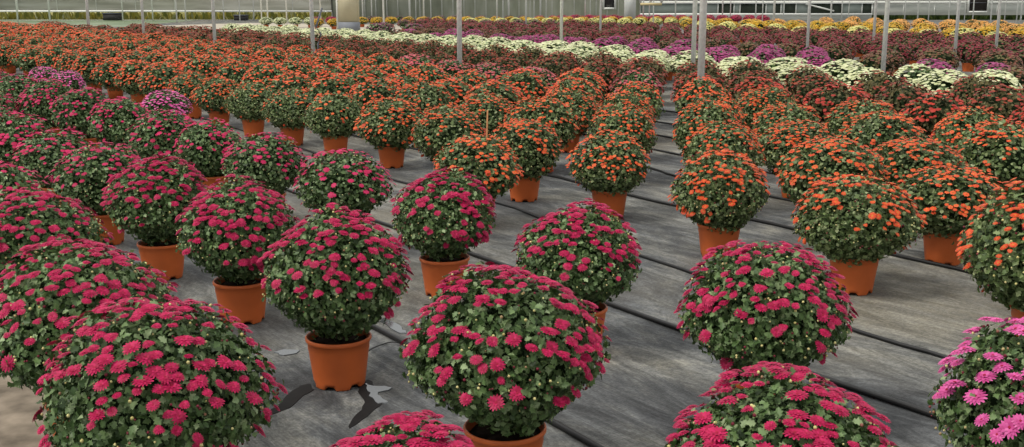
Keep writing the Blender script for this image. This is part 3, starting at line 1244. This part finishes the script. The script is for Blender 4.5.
for nm, a_, b_, z0, z1, mt, ribs in (
        ('wall_back', 40, 470, .55, 4.4, F_left, 1.9),):
    pass
panel('wall_back_left', wx(-60), wx(332), wz(12), 4.4, F_left, ribs=2.1, ribmat=M['metal'])
panel('wall_back_middle', wx(332), wx(640), 0, 4.4, F_mid, ribs=.62, ribmat=M['metal'])
panel('wall_back_right', wx(640), wx(1090), wz(3.5), 4.4, F_right, ribs=1.6, ribmat=M['metal'])
panel('wall_back_upper_right', wx(872), wx(1090), wz(15), wz(3.4), F_right, ribs=1.6, ribmat=M['metal'])
panel('wall_back_lower_right', wx(640), wx(872), 0, wz(14.5), F_right)
for o in bpy.data.objects:
    if o.name.startswith('wall_back'):
        o['kind'] = 'structure'
for i, (x0, x1, z0, z1) in enumerate(((-60, 332, wz(12), wz(10.6)), (640, 1090, wz(3.4), wz(1.6)), (640, 872, wz(15.2), wz(13.6)), (-60, 332, 0, wz(20.2)))):
    o = panel('trim_%d' % (i + 1), wx(x0), wx(x1), z0, z1 + .02, F_pale if i == 3 else M['metal'], YW - .09, .05)
    tag(o, kind='structure')

# what is seen outside through the open strip at the foot of the wall
s = Soup()
s.add([(-90, 64, -.02), (90, 64, -.02), (90, 140, -.02), (-90, 140, -.02)], [(0, 1, 2), (0, 2, 3)])
tag(obj('ground_outside', s.mesh('ground_outside', [F_grass])), kind='structure')


def bank(name, x0, x1, y, h, mat, label, cat):
    """strip of tufty growth: many blades, nobody could count them"""
    s_ = Soup()
    n = int((x1 - x0) * 70)
    P = np.stack([rng.uniform(x0, x1, n), y + rng.uniform(0, 1.2, n), np.full(n, -.02)], -1)
    Yv = np.stack([rng.normal(0, .35, n), rng.normal(0, .35, n), np.ones(n)], -1)
    Zv = np.stack([rng.normal(0, .6, n), -np.ones(n), np.zeros(n)], -1)
    Vb = np.array([(0, 0, 0), (.16, .5, .02), (0, 1, 0), (-.16, .5, .02)])
    s_.scatter(Vb, [(0, 1, 2), (0, 2, 3)], P, frames(Yv, Zv), h * rng.uniform(.5, 1.1, n), 0)
    s_.add(*box(x0, x1, y + .6, y + 1.5, -.02, h * .72), 0)
    o_ = obj(name, s_.mesh(name, [mat]))
    tag(o_, label, cat, kind='stuff')


bank('weed_bank', wx(-60), wx(332), YW + 1.0, .62, island('weed_blades', [(130, 136, 76), (176, 172, 92), (212, 196, 96), (190, 190, 150)], .8),
     'yellow green weeds growing outside along the left back wall', 'weeds')
bank('grass_strip', wx(640), wx(1090), YW + 1.0, .42, island('grass_blades', [(52, 70, 30), (72, 92, 38), (96, 108, 52)], .8),
     'dark green grass strip outside along the right back wall', 'grass')
# mossy strip of floor at the far left
s = Soup()
xa = wx(-60)
s.add([(xa, 50, .004), (wx(130) * .8, 50, .004), (wx(200), 63.8, .004), (xa, 63.8, .004)], [(0, 1, 2), (0, 2, 3)])
tag(obj('moss_strip', s.mesh('moss_strip', [film('moss', [(78, 92, 70), (100, 116, 88), (132, 138, 118)], .5, 1)])),
    'mossy green floor strip before the left back wall', 'moss', kind='stuff')
# pale concrete aisle between the far rows
M['concrete'] = plain('pale_concrete', (164, 156, 142), .85, .15, .12, 1.5)
P4 = [ground(120, 27), ground(250, 23), ground(420, 25.5), ground(404, 46), ground(330, 37), ground(240, 30)]
s = Soup()
s.add([(q[0], q[1], .006) for q in P4], [(0, 2, 1), (0, 3, 2), (0, 4, 3), (0, 5, 4)])
tag(obj('path', s.mesh('path', [M['concrete']])), kind='structure')


# ---- cabinets, window, vent and frames by the back wall
def thing(name, loc, label, cat, group=None):
    o_ = bpy.data.objects.new(name, None)
    C.objects.link(o_)
    o_.location = loc
    return tag(o_, label, cat, group)


def part(name, parent, boxes, mat):
    s_ = Soup()
    for b_ in boxes:
        s_.add(*box(*b_))
    return obj(name, s_.mesh(name, [mat]), parent)


x, y = ground(349.5, 32)
w_ = 19.5 / ((37) * math.cos(TH) / H)
cab = thing('control_cabinet', (x, y, 0), 'tall beige cabinet on a grey blue plinth at the far aisle', 'cabinet')
part('plinth', cab, [(-w_ / 2 - .01, w_ / 2 + .01, -.25, .25, 0, .38)], plain('grey_blue_paint', (116, 120, 128), .6, .3, .08, 4))
part('body', cab, [(-w_ / 2, w_ / 2, -.22, .22, .381, 2.1)], plain('beige_paint', (176, 168, 140), .6, .3, .08, 3))
part('door', cab, [(-w_ / 2 + .05, w_ / 2 - .05, -.24, -.221, .43, 2.05)], plain('beige_door_paint', (180, 172, 146), .6, .3, .06, 3))
part('side_post', cab, [(-w_ / 2 - .09, -w_ / 2 - .015, -.15, .0, 0, 2.3)], M['metal'])

x, y = ground(629.5, 26)
w_ = 11 / (31 * math.cos(TH) / H)
cab = thing('utility_cabinet', (x, y, 0), 'narrow white utility cabinet standing right of the small dark window', 'cabinet')
part('body', cab, [(-w_ / 2, w_ / 2, -.15, .15, .05, 2.1)], plain('white_paint', (190, 192, 190), .5, .3, .06, 3))
part('door', cab, [(-w_ / 2 + .04, w_ / 2 - .04, -.17, -.151, .1, 2.0)], plain('white_door_paint', (184, 187, 186), .5, .3, .06, 3))
part('base', cab, [(-w_ / 2 - .01, w_ / 2 + .01, -.16, .16, 0, .049)], M['dark_metal'])

win = thing('window_1', (wx(609), YW - .1, 0), None, None)
win['kind'] = 'structure'
zw0, zw1 = wz(7.5), 2.1
part('window_pane', win, [(-.28, .28, -.02, .0, zw0, zw1)], plain('dark_glass', (44, 42, 44), .15, .6, .2, 3))
part('window_frame', win, [(-.40, -.28, -.05, .0, zw0 - .1, zw1 + .1), (.28, .40, -.05, 0, zw0 - .1, zw1 + .1), (-.28, .28, -.05, 0, zw0 - .1, zw0),
                           (-.28, .28, -.05, 0, zw1, zw1 + .1)], M['metal'])

fan = thing('exhaust_vent', (wx(976.5), YW - .1, 0), 'dark square vent in a pale frame high on the right back wall', 'vent')
zf0, zf1 = wz(11), wz(11) + 1.4
hw = (wx(985.5) - wx(967.5)) / 2
part('opening', fan, [(-hw, hw, -.03, .0, zf0, zf1)], plain('dark_opening', (48, 44, 42), .8, .1, .2, 3))
part('frame', fan, [(-hw - .09, -hw, -.1, 0, zf0 - .08, zf1 + .08), (hw, hw + .09, -.1, 0, zf0 - .08, zf1 + .08), (-hw, hw, -.1, 0, zf0 - .08, zf0), (-hw, hw, -.1, 0, zf1, zf1 + .08)], M['metal'])
for i, sx_ in enumerate((-1, 1)):
    part('louvre', fan, [(-hw, hw, -.06, -.031, zf0 + .45 + .45 * i, zf0 + .48 + .45 * i)], M['dark_metal'])

# low crates / vents along the left back wall
for px0, px1, py0, py1, lab in ((112, 128, 11.5, 17.5, 'dark crate before the left back wall beside a thin post'),
                                (240, 252, 13.5, 19, 'dark crate before the left back wall right of the fourth post')):
    cr = thing('crate', (wx((px0 + px1) / 2), YW - 1.2, 0), lab, 'crate')
    hw_ = (wx(px1) - wx(px0)) / 2
    z1 = wz(py0) - .1
    part('body', cr, [(-hw_, hw_, -.3, .3, .02, z1)], plain('black_plastic', (48, 46, 46), .6, .3, .2, 4))
    part('rim', cr, [(-hw_ - .03, hw_ + .03, -.33, .33, z1, z1 + .05)], M['dark_metal'])

# hanging frame near the top middle
x0, y0, z0 = at(651, 4.5, 36.0)
fr = thing('hanging_frame', (x0, y0, 0), 'small tan metal frame hanging left of the thickest post', 'frame')
fw = 10.5 / 1100 * 36
part('lower_bar', fr, [(-fw, fw, -.03, .03, z0 - .03, z0 + .05)], plain('tan_paint', (188, 172, 130), .6, .3, .1, 4))
part('side_bar', fr, [(-fw - .03, -fw + .04, -.03, .03, z0 + .051, z0 + 1.0)], M['metal'])
part('side_bar', fr, [(fw - .04, fw + .03, -.03, .03, z0 + .051, z0 + 1.0)], M['metal'])
part('hanger', fr, [(-.02, .02, -.02, .02, z0 + .051, z0 + 3)], M['metal'])

# dark openings with frames and a tilted brace in the right half of the wall (the strip between the two rails)
M['dark_gap'] = plain('dark_outdoors', (58, 64, 56), .9, .1, .3, 2)
M['grey_gap'] = plain('grey_outdoors', (136, 144, 138), .9, .1, .1, 2)
zs0, zs1 = wz(13.4), wz(3.6)
spans = [(640, 718, 'grey_gap'), (718, 734, 'dark_gap'), (734, 740, 'grey_gap'), (740, 766, 'dark_gap'), (766, 774, 'grey_gap'), (774, 781, 'dark_gap'), (781, 784, 'grey_gap'),
         (784, 796, 'dark_gap'), (796, 810, 'grey_gap'), (810, 842, 'dark_gap'), (842, 862, 'grey_gap'), (862, 872, 'dark_gap')]
for i, (x0, x1, mt) in enumerate(spans):
    o = panel('window_%d' % (i + 2), wx(x0) + .03, wx(x1) - .03, zs0, zs1, M[mt], YW + .05, .04)
    tag(o, kind='structure')
    o = panel('trim_%d' % (i + 5), wx(x1) - .03, wx(x1) + .03, zs0, zs1, M['metal'], YW + .03, .05)
    tag(o, kind='structure')
s = Soup()
pa, pb = at(806, 4, YW - .12), at(834, 11, YW - .12)
o = obj('brace', tube_mesh('brace', [pa, ((pa[0] + pb[0]) / 2, pa[1], (pa[2] + pb[2]) / 2), pb], .045, 8, M['metal']))
o.name = 'trim_40'
tag(o, kind='structure')

# ------------------------------------------------------------------ light
w = bpy.data.worlds.new('world')
bpy.context.scene.world = w
w.use_nodes = True
nt = w.node_tree
bg = nt.nodes['Background']
tcw = nt.nodes.new('ShaderNodeTexCoord')
sep = nt.nodes.new('ShaderNodeSeparateXYZ')
rmp = nt.nodes.new('ShaderNodeValToRGB')
rmp.color_ramp.elements[0].position = .0
rmp.color_ramp.elements[0].color = (.66, .69, .70, 1)
rmp.color_ramp.elements[1].position = .8
rmp.color_ramp.elements[1].color = (1.0, .99, .95, 1)
nt.links.new(tcw.outputs['Generated'], sep.inputs['Vector'])
nt.links.new(sep.outputs['Z'], rmp.inputs['Fac'])
nt.links.new(rmp.outputs['Color'], bg.inputs['Color'])
bg.inputs['Strength'].default_value = 1.25

sun = bpy.data.lights.new('sun', 'SUN')
sun.energy = 2.6
sun.angle = math.radians(16)
sun.color = (1.0, .95, .86)
so = bpy.data.objects.new('sun', sun)
C.objects.link(so)
so.rotation_euler = Vector((.62, .30, -.95)).to_track_quat('-Z', 'Y').to_euler()
so.location = (-10, -5, 15)

sc = bpy.context.scene
sc.view_settings.view_transform = 'Standard'
sc.view_settings.look = 'None'
sc.view_settings.gamma = 1
sc.view_settings.use_curve_mapping = False
sc.view_settings.exposure = 0.0
